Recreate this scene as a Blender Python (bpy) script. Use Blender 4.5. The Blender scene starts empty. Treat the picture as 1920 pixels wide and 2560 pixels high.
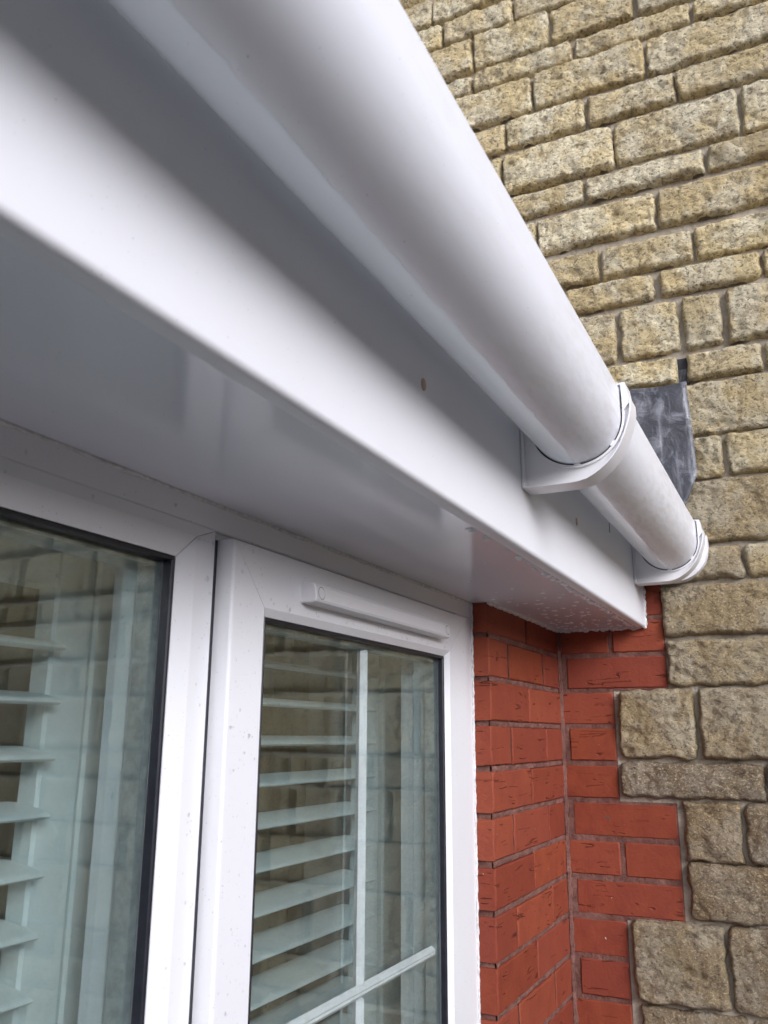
import bpy, math, random
import numpy as np
from mathutils import Vector, Matrix, noise
random.seed(7)
scn = bpy.context.scene
COL = scn.collection

# ------------------------------------------------------------------ camera
cam_d = bpy.data.cameras.new("camera")
cam = bpy.data.objects.new("camera", cam_d); COL.objects.link(cam); scn.camera = cam
CP = Vector((-1.9113, -0.4944, 0.5036))
FW = Vector((0.8715, 0.4221, 0.2494)).normalized()
UP = Vector((-0.2270, -0.1035, 0.9684))
RT = FW.cross(UP).normalized(); UP = RT.cross(FW).normalized()
m = Matrix((RT, UP, -FW)).transposed().to_4x4(); m.translation = CP
cam.matrix_world = m
cam_d.sensor_fit = 'VERTICAL'; cam_d.sensor_height = 36; cam_d.sensor_width = 27
cam_d.lens = 2171.7 / 2560 * 36
cam_d.clip_start = 0.02; cam_d.clip_end = 500
cam_d.dof.use_dof = True; cam_d.dof.focus_distance = 1.35; cam_d.dof.aperture_fstop = 13

# ------------------------------------------------------------------ light
SUN_EL, SUN_AZ = math.radians(25), math.radians(217)      # azimuth clockwise from +y
world = bpy.data.worlds.new("World"); scn.world = world; world.use_nodes = True
wn = world.node_tree.nodes; wl = world.node_tree.links
bg = wn["Background"]; sky = wn.new("ShaderNodeTexSky"); sky.sky_type = 'NISHITA'
sky.sun_disc = False; sky.sun_elevation = SUN_EL; sky.sun_rotation = SUN_AZ
sky.dust_density = 4.0; sky.air_density = 1.0; sky.ozone_density = 1.0
hs = wn.new("ShaderNodeHueSaturation"); hs.inputs['Saturation'].default_value = 0.35
wl.new(sky.outputs[0], hs.inputs['Color']); tint = wn.new("ShaderNodeMix"); tint.data_type = 'RGBA'; tint.blend_type = 'MULTIPLY'; tint.inputs[0].default_value = 1.0
tint.inputs[7].default_value = (0.93, 0.965, 1.13, 1)      # cool cloud cover
wl.new(hs.outputs[0], tint.inputs[6]); wl.new(tint.outputs[2], bg.inputs[0])
bg.inputs[1].default_value = 0.15; sky.altitude = 0
sun_d = bpy.data.lights.new("sun", 'SUN'); sun_d.energy = 0.85; sun_d.angle = math.radians(24)
sun_d.color = (0.90, 0.94, 1.0)
sun = bpy.data.objects.new("sun", sun_d); COL.objects.link(sun)
sd = Vector((math.sin(SUN_AZ) * math.cos(SUN_EL), math.cos(SUN_AZ) * math.cos(SUN_EL), math.sin(SUN_EL)))
sun.rotation_euler = sd.to_track_quat('Z', 'Y').to_euler()
sun.location = (-3, -5, 5)
scn.view_settings.view_transform = 'Standard'; scn.view_settings.look = 'None'
scn.view_settings.gamma = 1; scn.view_settings.use_curve_mapping = False
scn.view_settings.exposure = 0.55
scn.cycles.max_bounces = 10; scn.cycles.transparent_max_bounces = 24
scn.cycles.diffuse_bounces = 5; scn.cycles.glossy_bounces = 5
scn.cycles.caustics_reflective = False; scn.cycles.caustics_refractive = False

# ------------------------------------------------------------------ dimensions (metres)
R_ = 0.0321       # front plane of the window frame
FY = -0.1912      # front face of the fascia
SZ = 0.7315       # soffit underside
PW = 0.4687       # width of the brick pier beside the window
GY, GZ, GR = -0.2625, 0.8870, 0.0560   # gutter centre and radius
GROUND = -1.45
yS = 0.014        # front plane of the opening sash

# ------------------------------------------------------------------ helpers
def empty(name, loc, label=None, cat=None, group=None, kind=None):
    o = bpy.data.objects.new(name, None); COL.objects.link(o); o.location = loc
    o.empty_display_size = 0.05
    tag(o, label, cat, group, kind); return o
def tag(o, label=None, cat=None, group=None, kind=None):
    if label: o["label"] = label
    if cat: o["category"] = cat
    if group: o["group"] = group
    if kind or cat: o["kind"] = kind or "thing"
    return o
def wloc(o):
    v = Vector((0, 0, 0))
    while o is not None: v += o.location; o = o.parent
    return v
class MB:
    def __init__(s): s.v = []; s.f = []; s.c = []
    def add(s, vs, fs, col=None):
        b = len(s.v); s.v += [tuple(x) for x in vs]; s.f += [tuple(i + b for i in f) for f in fs]
        s.c += [col or (0.5, 0.5, 0.5)] * len(vs)
    def box(s, x0, x1, y0, y1, z0, z1, bv=0.0, col=None):
        if bv <= 0:
            vs = [(x, y, z) for x in (x0, x1) for y in (y0, y1) for z in (z0, z1)]
            s.add(vs, [(0,1,3,2),(4,6,7,5),(0,4,5,1),(2,3,7,6),(0,2,6,4),(1,5,7,3)], col); return
        b = bv; vs = []; fs = []
        X = ((x0, x0 + b), (x1, x1 - b)); Y = ((y0, y0 + b), (y1, y1 - b)); Z = ((z0, z0 + b), (z1, z1 - b))
        idx = {}
        for i in (0, 1):
            for j in (0, 1):
                for k in (0, 1):
                    for a in range(3):
                        idx[(i, j, k, a)] = len(vs)
                        vs.append((X[i][0 if a == 0 else 1], Y[j][0 if a == 1 else 1], Z[k][0 if a == 2 else 1]))
        def q(*l): fs.append(tuple(l))
        for i in (0, 1): q(*[idx[(i, j, k, 0)] for j, k in ((0,0),(0,1),(1,1),(1,0))])
        for j in (0, 1): q(*[idx[(i, j, k, 1)] for i, k in ((0,0),(0,1),(1,1),(1,0))])
        for k in (0, 1): q(*[idx[(i, j, k, 2)] for i, j in ((0,0),(0,1),(1,1),(1,0))])
        for i in (0, 1):
            for j in (0, 1): q(idx[(i,j,0,0)], idx[(i,j,1,0)], idx[(i,j,1,1)], idx[(i,j,0,1)])
            for k in (0, 1): q(idx[(i,0,k,0)], idx[(i,1,k,0)], idx[(i,1,k,2)], idx[(i,0,k,2)])
        for j in (0, 1):
            for k in (0, 1): q(idx[(0,j,k,1)], idx[(1,j,k,1)], idx[(1,j,k,2)], idx[(0,j,k,2)])
        for i in (0, 1):
            for j in (0, 1):
                for k in (0, 1): q(idx[(i,j,k,0)], idx[(i,j,k,1)], idx[(i,j,k,2)])
        s.add(vs, fs, col)
    def prism_x(s, pts, x0, x1):            # closed (y,z) outline extruded along x
        n = len(pts)
        vs = [(x0, y, z) for y, z in pts] + [(x1, y, z) for y, z in pts]
        fs = [tuple(range(n)), tuple(range(2 * n - 1, n - 1, -1))] + [(i, i + n, (i + 1) % n + n, (i + 1) % n) for i in range(n)]
        s.add(vs, fs)
    def tube(s, path, rad, seg=8, flat=1.0):
        n = len(path); vs = []; fs = []
        for i, p in enumerate(path):
            p = Vector(p); a = Vector(path[max(i - 1, 0)]); b = Vector(path[min(i + 1, n - 1)])
            t = (b - a).normalized(); h = Vector((0, 0, 1)) if abs(t.z) < 0.9 else Vector((0, 1, 0))
            u = t.cross(h).normalized(); w = u.cross(t)
            r = rad[i] if isinstance(rad, (list, tuple)) else rad
            for k in range(seg):
                an = 2 * math.pi * k / seg
                vs.append(p + u * (math.cos(an) * r) + w * (math.sin(an) * r * flat))
        for i in range(n - 1):
            for k in range(seg):
                fs.append((i*seg+k, i*seg+(k+1)%seg, (i+1)*seg+(k+1)%seg, (i+1)*seg+k))
        fs.append(tuple(range(seg - 1, -1, -1))); fs.append(tuple(range((n-1)*seg, n*seg)))
        s.add(vs, fs)
    def build(s, name, mat, parent=None, loc=None, smooth=False, angle=None):
        base = wloc(parent) if parent is not None else Vector(loc or (0, 0, 0))
        me = bpy.data.meshes.new(name)
        a = np.array(s.v, float) - np.array(base)
        me.from_pydata(a.tolist(), [], s.f)
        if mat: me.materials.append(mat)
        at = me.color_attributes.new("tint", 'FLOAT_COLOR', 'POINT')
        c = np.ones((len(s.v), 4), np.float32); c[:, :3] = np.array(s.c, np.float32)
        at.data.foreach_set("color", c.ravel())
        me.validate(); me.update()
        import bmesh
        bm = bmesh.new(); bm.from_mesh(me); bmesh.ops.recalc_face_normals(bm, faces=bm.faces)
        if angle is not None:
            for e in bm.edges:
                if len(e.link_faces) == 2 and e.calc_face_angle(0) > angle: e.smooth = False
        bm.to_mesh(me); bm.free()
        if smooth or angle is not None:
            me.polygons.foreach_set("use_smooth", [True] * len(me.polygons))
        o = bpy.data.objects.new(name, me); COL.objects.link(o)
        if parent is not None: o.parent = parent
        else: o.location = base
        return o
def fbm(p, o=3, l=2.1, g=0.5):
    s = 0; a = 1
    for _ in range(o):
        s += a * noise.noise(p); p = p * l; a *= g
    return s

# ------------------------------------------------------------------ materials
def mat(name):
    m_ = bpy.data.materials.new(name); m_.use_nodes = True
    nt = m_.node_tree; return m_, nt.nodes, nt.links, nt.nodes["Principled BSDF"]
def nd(N, t, **k):
    n = N.new(t)
    for a, b in k.items():
        if a.startswith('i_'): n.inputs[a[2:].replace('_', ' ')].default_value = b
        else: setattr(n, a, b)
    return n
def noise_n(N, L, vec, scale, detail=4, rough=0.55, dist=0.0):
    n = N.new("ShaderNodeTexNoise"); n.inputs['Scale'].default_value = scale; n.inputs['Detail'].default_value = detail
    n.inputs['Roughness'].default_value = rough; n.inputs['Distortion'].default_value = dist
    L.new(vec, n.inputs['Vector']); return n
def ramp(N, L, fac, stops):
    r = N.new("ShaderNodeValToRGB"); e = r.color_ramp.elements
    while len(e) < len(stops): e.new(0.5)
    for i, (p, c) in enumerate(stops):
        e[i].position = p; e[i].color = (c, c, c, 1) if isinstance(c, (int, float)) else (*c, 1)
    L.new(fac, r.inputs[0]); return r
def mix(N, L, fac, a, b, mode='MIX'):
    n = N.new("ShaderNodeMix"); n.data_type = 'RGBA'; n.blend_type = mode
    for sock, v in ((n.inputs[0], fac), (n.inputs[6], a), (n.inputs[7], b)):
        if hasattr(v, 'is_linked') or hasattr(v, 'links'): L.new(v, sock)
        elif isinstance(v, (int, float)): sock.default_value = v
        else: sock.default_value = (*v, 1)
    return n.outputs[2]
def math_n(N, L, op, a, b=0.0, clamp=False):
    n = N.new("ShaderNodeMath"); n.operation = op; n.use_clamp = clamp
    for s_, v in ((n.inputs[0], a), (n.inputs[1], b)):
        if isinstance(v, (int, float)): s_.default_value = v
        else: L.new(v, s_)
    return n.outputs[0]
def bump(N, L, h, strength, dist, prev=None):
    b = N.new("ShaderNodeBump"); b.inputs['Strength'].default_value = strength; b.inputs['Distance'].default_value = dist
    L.new(h, b.inputs['Height'])
    if prev is not None: L.new(prev, b.inputs['Normal'])
    return b.outputs[0]
def mapping(N, L, vec, scale=(1, 1, 1), rot=(0, 0, 0), loc=(0, 0, 0)):
    n = N.new("ShaderNodeMapping"); n.inputs['Scale'].default_value = scale; n.inputs['Rotation'].default_value = rot
    n.inputs['Location'].default_value = loc
    L.new(vec, n.inputs['Vector']); return n.outputs[0]

def m_pvc(name, col=(0.80, 0.80, 0.81), rough=0.22, dirt=0.10, bumpy=0.25):
    m_, N, L, P = mat(name); tc = N.new("ShaderNodeTexCoord").outputs['Object']
    n1 = noise_n(N, L, tc, 9, 5); n2 = noise_n(N, L, tc, 160, 3)
    d = ramp(N, L, n1.outputs['Fac'], [(0.35, 0.0), (0.85, 1.0)])
    c = mix(N, L, math_n(N, L, 'MULTIPLY', d.outputs[0], dirt), col, (0.62, 0.59, 0.54))
    sp = noise_n(N, L, tc, 420, 2)
    spf = ramp(N, L, sp.outputs['Fac'], [(0.715, 0.0), (0.73, 1.0)])
    c = mix(N, L, math_n(N, L, 'MULTIPLY', spf.outputs[0], 0.55), c, (0.22, 0.20, 0.17))
    L.new(c, P.inputs['Base Color'])
    n3a = noise_n(N, L, tc, 2.0, 1)
    r = math_n(N, L, 'ADD', math_n(N, L, 'MULTIPLY', n3a.outputs['Fac'], 0.06), rough - 0.03)
    L.new(r, P.inputs['Roughness'])
    n3 = noise_n(N, L, tc, 3.5, 2)
    b = bump(N, L, n2.outputs['Fac'], bumpy * 0.25, 0.0006)
    b = bump(N, L, n3.outputs['Fac'], bumpy, 0.004, b)
    L.new(b, P.inputs['Normal']); P.inputs['IOR'].default_value = 1.46
    return m_
M_pvc = m_pvc("white_pvc")
M_fascia = m_pvc("fascia_pvc", (0.80, 0.80, 0.815), 0.52, 0.12, 0.15)
M_soffit = m_pvc("soffit_pvc", (0.79, 0.80, 0.85), 0.12, 0.08, 0.30)
M_vent = m_pvc("vent_pvc", (0.78, 0.77, 0.77), 0.34, 0.05, 0.1)

def m_gutter():
    m_, N, L, P = mat("gutter_pvc"); tc = N.new("ShaderNodeTexCoord").outputs['Object']
    sx = N.new("ShaderNodeSeparateXYZ"); L.new(tc, sx.inputs[0])
    ang = math_n(N, L, 'ARCTAN2', sx.outputs['Z'], sx.outputs['Y'])      # around the channel, from its own axis
    st = mapping(N, L, tc, (1.0, 8, 8))
    n0 = noise_n(N, L, tc, 28, 6, 0.7)
    n1 = noise_n(N, L, mapping(N, L, tc, (0.35, 1, 1)), 30, 6, 0.65)
    # protective film still stuck along the underside: its torn edge wanders
    e = math_n(N, L, 'ADD', ang, math_n(N, L, 'MULTIPLY', math_n(N, L, 'SUBTRACT', n0.outputs['Fac'], 0.5), 0.30))
    film = ramp(N, L, math_n(N, L, 'ADD', math_n(N, L, 'MULTIPLY', e, 1.0), 2.0), [(0.438, 0.0), (0.446, 1.0)])
    film_f = math_n(N, L, 'MULTIPLY', film.outputs[0], math_n(N, L, 'LESS_THAN', ang, 0.3))
    # grime streaks running along and around
    g = noise_n(N, L, mapping(N, L, tc, (6, 26, 26), (0.0, 0.35, 0.35)), 5, 7, 0.6)
    gf = ramp(N, L, g.outputs['Fac'], [(0.42, 0.0), (0.72, 1.0)])
    big = noise_n(N, L, tc, 3.2, 3)
    bf = ramp(N, L, big.outputs['Fac'], [(0.40, 0.0), (0.62, 1.0)])
    gm = math_n(N, L, 'MULTIPLY', gf.outputs[0], math_n(N, L, 'ADD', math_n(N, L, 'MULTIPLY', bf.outputs[0], 0.34), 0.08))
    gp = N.new("ShaderNodeNewGeometry"); px = N.new("ShaderNodeSeparateXYZ"); L.new(gp.outputs['Position'], px.inputs[0])
    far = ramp(N, L, math_n(N, L, 'ADD', px.outputs['X'], 1.6), [(0.05, 0.10), (0.75, 1.0)])
    gm = math_n(N, L, 'MULTIPLY', gm, far.outputs[0])
    c = mix(N, L, math_n(N, L, 'MULTIPLY', gm, 1.5, True), (0.785, 0.795, 0.825), (0.55, 0.52, 0.46))
    c = mix(N, L, film_f, c, (0.80, 0.86, 0.89))
    sp = noise_n(N, L, tc, 300, 2); spf = ramp(N, L, sp.outputs['Fac'], [(0.73, 0.0), (0.76, 1.0)])
    c = mix(N, L, math_n(N, L, 'MULTIPLY', spf.outputs[0], 0.5), c, (0.25, 0.23, 0.20))
    L.new(c, P.inputs['Base Color'])
    r = mix(N, L, film_f, (0.34,) * 3, (0.20,) * 3)
    L.new(r, P.inputs['Roughness'])
    b = bump(N, L, film_f, 0.35, 0.0006)
    b = bump(N, L, g.outputs['Fac'], 0.10, 0.0008, b)
    L.new(b, P.inputs['Normal']); return m_
M_gutter = m_gutter()

def m_simple(name, col, rough=0.5, metal=0.0, nscale=60, namp=0.15, bst=0.2, bd=0.001):
    m_, N, L, P = mat(name); tc = N.new("ShaderNodeTexCoord").outputs['Object']
    n = noise_n(N, L, tc, nscale, 5)
    dk = tuple(max(0, x * (1 - namp * 2)) for x in col); lt = tuple(min(1, x * (1 + namp * 2)) for x in col)
    r = ramp(N, L, n.outputs['Fac'], [(0.3, dk), (0.7, lt)]); L.new(r.outputs[0], P.inputs['Base Color'])
    P.inputs['Roughness'].default_value = rough; P.inputs['Metallic'].default_value = metal
    L.new(bump(N, L, n.outputs['Fac'], bst, bd), P.inputs['Normal']); return m_
M_gasket = m_simple("black_rubber_gasket", (0.012, 0.012, 0.018), 0.38, 0, 80, 0.2, 0.1)
M_spacer = m_simple("glazing_spacer_metal", (0.42, 0.46, 0.45), 0.35, 0.6, 90, 0.1, 0.1)
M_gbar = m_simple("glazing_bar_white", (0.86, 0.87, 0.87), 0.35, 0, 60, 0.04, 0.05)
M_sealant = m_simple("white_sealant", (0.66, 0.65, 0.63), 0.42, 0, 120, 0.12, 0.6, 0.002)
M_shutter = m_simple("painted_shutter_wood", (0.76, 0.79, 0.78), 0.42, 0, 14, 0.03, 0.1)
M_room = m_simple("room_plaster", (0.42, 0.38, 0.34), 0.9, 0, 6, 0.08, 0.2)
M_reveal = m_simple("painted_reveal", (0.55, 0.53, 0.50), 0.8, 0, 10, 0.05, 0.2)
M_dark = m_simple("dark_slot", (0.02, 0.02, 0.022), 0.7, 0, 60, 0.2, 0.1)
M_cap = m_simple("nail_cap_plastic", (0.56, 0.38, 0.30), 0.4, 0, 60, 0.08, 0.1)

def m_curtain():
    m_, N, L, P = mat("curtain_fabric"); tc = N.new("ShaderNodeTexCoord").outputs['Object']
    w = noise_n(N, L, mapping(N, L, tc, (900, 900, 160)), 1.0, 3)
    b = noise_n(N, L, mapping(N, L, tc, (30, 30, 1.2)), 1.0, 3)
    c = mix(N, L, b.outputs['Fac'], (0.30, 0.20, 0.12), (0.62, 0.50, 0.36))
    c = mix(N, L, math_n(N, L, 'MULTIPLY', w.outputs['Fac'], 0.3), c, (0.30, 0.24, 0.17))
    L.new(c, P.inputs['Base Color']); P.inputs['Roughness'].default_value = 0.9
    L.new(bump(N, L, w.outputs['Fac'], 0.3, 0.001), P.inputs['Normal']); return m_
M_curtain = m_curtain()

def m_glass():
    m_ = bpy.data.materials.new("window_glass"); m_.use_nodes = True
    N = m_.node_tree.nodes; L = m_.node_tree.links; N.clear()
    out = N.new("ShaderNodeOutputMaterial"); tr = N.new("ShaderNodeBsdfTransparent"); gl = N.new("ShaderNodeBsdfGlossy")
    tr.inputs[0].default_value = (0.92, 0.95, 0.948, 1); gl.inputs[0].default_value = (0.84, 0.91, 0.90, 1)
    gl.inputs['Roughness'].default_value = 0.012
    fr = N.new("ShaderNodeFresnel"); fr.inputs[0].default_value = 1.75
    geo = N.new("ShaderNodeNewGeometry")
    f = math_n(N, L, 'MULTIPLY', fr.outputs[0], math_n(N, L, 'SUBTRACT', 1.0, geo.outputs['Backfacing']))
    f = math_n(N, L, 'MULTIPLY', math_n(N, L, 'ADD', math_n(N, L, 'MULTIPLY', fr.outputs[0], 1.55), 0.035), math_n(N, L, 'SUBTRACT', 1.0, geo.outputs['Backfacing']), True)
    tc = N.new("ShaderNodeTexCoord").outputs['Object']
    n = noise_n(N, L, mapping(N, L, tc, (1, 1, 0.7)), 3.0, 1)
    L.new(bump(N, L, n.outputs['Fac'], 0.12, 0.002), gl.inputs['Normal'])
    mx = N.new("ShaderNodeMixShader"); L.new(f, mx.inputs[0]); L.new(tr.outputs[0], mx.inputs[1]); L.new(gl.outputs[0], mx.inputs[2])
    L.new(mx.outputs[0], out.inputs[0]); return m_
M_glass = m_glass()
def m_drop(name, milk):
    m_ = bpy.data.materials.new(name); m_.use_nodes = True
    N = m_.node_tree.nodes; L = m_.node_tree.links; N.clear()
    out = N.new("ShaderNodeOutputMaterial"); tr = N.new("ShaderNodeBsdfTransparent"); gl = N.new("ShaderNodeBsdfGlossy")
    gl.inputs['Roughness'].default_value = 0.05; tr.inputs[0].default_value = (0.97, 0.97, 0.97, 1)
    lw_ = N.new("ShaderNodeFresnel"); lw_.inputs[0].default_value = 1.33
    geo = N.new("ShaderNodeNewGeometry")
    f = math_n(N, L, 'MULTIPLY', lw_.outputs[0], math_n(N, L, 'SUBTRACT', 1.0, geo.outputs['Backfacing']))
    mx = N.new("ShaderNodeMixShader"); L.new(math_n(N, L, 'ADD', math_n(N, L, 'MULTIPLY', f, 1.5), 0.02, True), mx.inputs[0])
    L.new(tr.outputs[0], mx.inputs[1]); L.new(gl.outputs[0], mx.inputs[2])
    df = N.new("ShaderNodeBsdfDiffuse"); df.inputs[0].default_value = (1.0, 1.0, 1.0, 1)
    m2 = N.new("ShaderNodeMixShader"); m2.inputs[0].default_value = milk
    L.new(mx.outputs[0], m2.inputs[1]); L.new(df.outputs[0], m2.inputs[2]); L.new(m2.outputs[0], out.inputs[0]); return m_
M_drop = m_drop("rain_water", 0.0); M_drop2 = m_drop("rain_water_painted_light", 0.72)  # soffit drops: white mixed in, standing in for the light they catch

def m_stone():
    m_, N, L, P = mat("rock_faced_stone"); tc = N.new("ShaderNodeTexCoord").outputs['Object']
    at = N.new("ShaderNodeVertexColor"); at.layer_name = "tint"
    sp = N.new("ShaderNodeSeparateColor"); L.new(at.outputs[0], sp.inputs[0])
    # offset the texture per stone so neighbours never continue each other
    off = N.new("ShaderNodeVectorMath"); off.operation = 'MULTIPLY_ADD'
    L.new(at.outputs[0], off.inputs[0]); off.inputs[1].default_value = (17, 23, 31); L.new(tc, off.inputs[2])
    v = off.outputs[0]
    n1 = noise_n(N, L, v, 11, 5, 0.6); n2 = noise_n(N, L, v, 26, 9, 0.74, 0.5); n3 = noise_n(N, L, mapping(N, L, v, (1, 1, 1.35)), 190, 4, 0.75)
    n4 = noise_n(N, L, mapping(N, L, v, (1, 1.0, 1.5), (0.5, 0, 0)), 100, 6, 0.72, 0.6)
    warm = mix(N, L, sp.outputs['Red'], (0.25, 0.160, 0.065), (0.90, 0.730, 0.39))   # stone to stone: ochre to buff
    cream = mix(N, L, sp.outputs['Red'], (0.36, 0.285, 0.185), (1.0, 0.90, 0.62))
    f1 = ramp(N, L, n1.outputs['Fac'], [(0.44, 0.0), (0.57, 1.0)])
    c = mix(N, L, f1.outputs[0], warm, cream)
    f2 = ramp(N, L, n2.outputs['Fac'], [(0.50, 0.0), (0.60, 1.0)])
    c = mix(N, L, math_n(N, L, 'MULTIPLY', f2.outputs[0], math_n(N, L, 'ADD', 0.35, math_n(N, L, 'MULTIPLY', sp.outputs['Green'], 0.45))), c, (0.25, 0.17, 0.08))
    f3 = ramp(N, L, n4.outputs['Fac'], [(0.53, 0.0), (0.575, 1.0)])
    c = mix(N, L, math_n(N, L, 'MULTIPLY', f3.outputs[0], 0.74), c, (0.12, 0.095, 0.06))
    lf = ramp(N, L, n3.outputs['Fac'], [(0.54, 0.0), (0.60, 1.0)])
    c = mix(N, L, math_n(N, L, 'MULTIPLY', lf.outputs[0], 0.72), c, mix(N, L, sp.outputs['Green'], (0.78, 0.56, 0.24), (0.80, 0.70, 0.50)))
    c = mix(N, L, math_n(N, L, 'MULTIPLY', sp.outputs['Blue'], 0.55), c, mix(N, L, 0.5, c, (0.30, 0.27, 0.23)))
    # algae on a few stones
    n5 = noise_n(N, L, tc, 5.5, 4); f5 = ramp(N, L, n5.outputs['Fac'], [(0.60, 0.0), (0.72, 1.0)])
    c = mix(N, L, math_n(N, L, 'MULTIPLY', f5.outputs[0], 0.25), c, (0.24, 0.22, 0.09))
    L.new(c, P.inputs['Base Color']); P.inputs['Roughness'].default_value = 0.72
    P.inputs['Specular IOR Level'].default_value = 0.35
    h = math_n(N, L, 'ADD', math_n(N, L, 'MULTIPLY', n4.outputs['Fac'], -1.0), math_n(N, L, 'MULTIPLY', n3.outputs['Fac'], 0.45))
    b = bump(N, L, h, 1.0, 0.011)
    b = bump(N, L, n2.outputs['Fac'], 0.7, -0.006, b)
    L.new(b, P.inputs['Normal']); return m_
M_stone = m_stone()

def m_mortar(name, a, b_, grain=1.0):
    m_, N, L, P = mat(name); tc = N.new("ShaderNodeTexCoord").outputs['Object']
    n1 = noise_n(N, L, tc, 22, 6, 0.65); n2 = noise_n(N, L, tc, 330, 4, 0.7); n3 = noise_n(N, L, tc, 70, 4)
    c = mix(N, L, ramp(N, L, n1.outputs['Fac'], [(0.35, 0.0), (0.65, 1.0)]).outputs[0], a, b_)
    c = mix(N, L, math_n(N, L, 'MULTIPLY', n2.outputs['Fac'], 0.35), c, tuple(x * 0.45 for x in a))
    L.new(c, P.inputs['Base Color']); P.inputs['Roughness'].default_value = 0.92
    b = bump(N, L, n2.outputs['Fac'], 0.8 * grain, 0.002); b = bump(N, L, n3.outputs['Fac'], 0.8, 0.006, b)
    L.new(b, P.inputs['Normal']); return m_
M_mortar_s = m_mortar("cement_mortar", (0.40, 0.34, 0.255), (0.56, 0.49, 0.38))
M_mortar_b = m_mortar("painted_mortar", (0.13, 0.048, 0.035), (0.26, 0.125, 0.095))

def m_brick():
    m_, N, L, P = mat("red_painted_brick"); tc = N.new("ShaderNodeTexCoord").outputs['Object']
    at = N.new("ShaderNodeVertexColor"); at.layer_name = "tint"
    sp = N.new("ShaderNodeSeparateColor"); L.new(at.outputs[0], sp.inputs[0])
    off = N.new("ShaderNodeVectorMath"); off.operation = 'MULTIPLY_ADD'
    L.new(at.outputs[0], off.inputs[0]); off.inputs[1].default_value = (7, 13, 11); L.new(tc, off.inputs[2]); v = off.outputs[0]
    n1 = noise_n(N, L, v, 26, 5); n2 = noise_n(N, L, v, 150, 5, 0.65)
    c = mix(N, L, sp.outputs['Red'], (0.200, 0.038, 0.017), (0.278, 0.062, 0.025))
    c = mix(N, L, math_n(N, L, 'MULTIPLY', ramp(N, L, n1.outputs['Fac'], [(0.4, 0.0), (0.7, 1.0)]).outputs[0], 0.5), c, (0.155, 0.026, 0.017))
    c = mix(N, L, math_n(N, L, 'MULTIPLY', sp.outputs['Blue'], 0.35), c, (0.29, 0.070, 0.045))
    # firing creases: short dark wandering cuts
    cv = mapping(N, L, v, (6, 6, 85)); cn = noise_n(N, L, cv, 1.0, 1.5, 0.5, 0.15)
    rg = math_n(N, L, 'ABSOLUTE', math_n(N, L, 'SUBTRACT', cn.outputs['Fac'], 0.5))
    line = ramp(N, L, rg, [(0.0, 1.0), (0.020, 0.0)])
    msk = ramp(N, L, noise_n(N, L, mapping(N, L, v, (22, 22, 50)), 1.0, 2).outputs['Fac'], [(0.575, 0.0), (0.615, 1.0)])
    cr = math_n(N, L, 'MULTIPLY', line.outputs[0], msk.outputs[0])
    c = mix(N, L, math_n(N, L, 'MULTIPLY', cr, 0.42), c, (0.07, 0.018, 0.012))
    pit = ramp(N, L, n2.outputs['Fac'], [(0.22, 1.0), (0.30, 0.0)])
    c = mix(N, L, math_n(N, L, 'MULTIPLY', pit.outputs[0], 0.5), c, (0.10, 0.03, 0.02))
    fl = noise_n(N, L, tc, 120, 2); fl2 = ramp(N, L, fl.outputs['Fac'], [(0.765, 0.0), (0.78, 1.0)])
    c = mix(N, L, math_n(N, L, 'MULTIPLY', fl2.outputs[0], 0.8), c, (0.72, 0.60, 0.52))
    L.new(c, P.inputs['Base Color']); P.inputs['Roughness'].default_value = 0.72; P.inputs['Specular IOR Level'].default_value = 0.25
    b = bump(N, L, n2.outputs['Fac'], 0.55, 0.0022)
    b = bump(N, L, n1.outputs['Fac'], 0.35, 0.004, b)
    b = bump(N, L, cr, 0.9, -0.004, b); L.new(b, P.inputs['Normal']); return m_
M_brick = m_brick()

def m_lead():
    m_, N, L, P = mat("weathered_lead"); tc = N.new("ShaderNodeTexCoord").outputs['Object']
    n1 = noise_n(N, L, tc, 20, 6, 0.65, 0.5); n2 = noise_n(N, L, mapping(N, L, tc, (1, 60, 9)), 1.0, 5); n3 = noise_n(N, L, tc, 200, 4)
    c = mix(N, L, ramp(N, L, n1.outputs['Fac'], [(0.46, 0.0), (0.70, 1.0)]).outputs[0], (0.075, 0.076, 0.082), (0.34, 0.345, 0.36))
    c = mix(N, L, math_n(N, L, 'MULTIPLY', ramp(N, L, n2.outputs['Fac'], [(0.55, 0.0), (0.75, 1.0)]).outputs[0], 0.5), c, (0.5, 0.5, 0.52))
    L.new(c, P.inputs['Base Color']); P.inputs['Roughness'].default_value = 0.42; P.inputs['Metallic'].default_value = 0.35
    b = bump(N, L, n3.outputs['Fac'], 0.4, 0.0015); b = bump(N, L, n1.outputs['Fac'], 0.8, 0.006, b)
    L.new(b, P.inputs['Normal']); return m_
M_lead = m_lead()
M_paving = m_simple("patio_paving", (0.235, 0.235, 0.24), 0.7, 0, 4, 0.2, 0.3, 0.01)
M_tile = m_simple("roof_tile", (0.16, 0.12, 0.10), 0.8, 0, 20, 0.2, 0.4, 0.004)

# ------------------------------------------------------------------ ground
g = MB(); g.add([(-60, -60, GROUND), (60, -60, GROUND), (60, 60, GROUND), (-60, 60, GROUND)], [(0, 1, 2, 3)])
tag(g.build("ground", M_paving), kind="structure")

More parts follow.
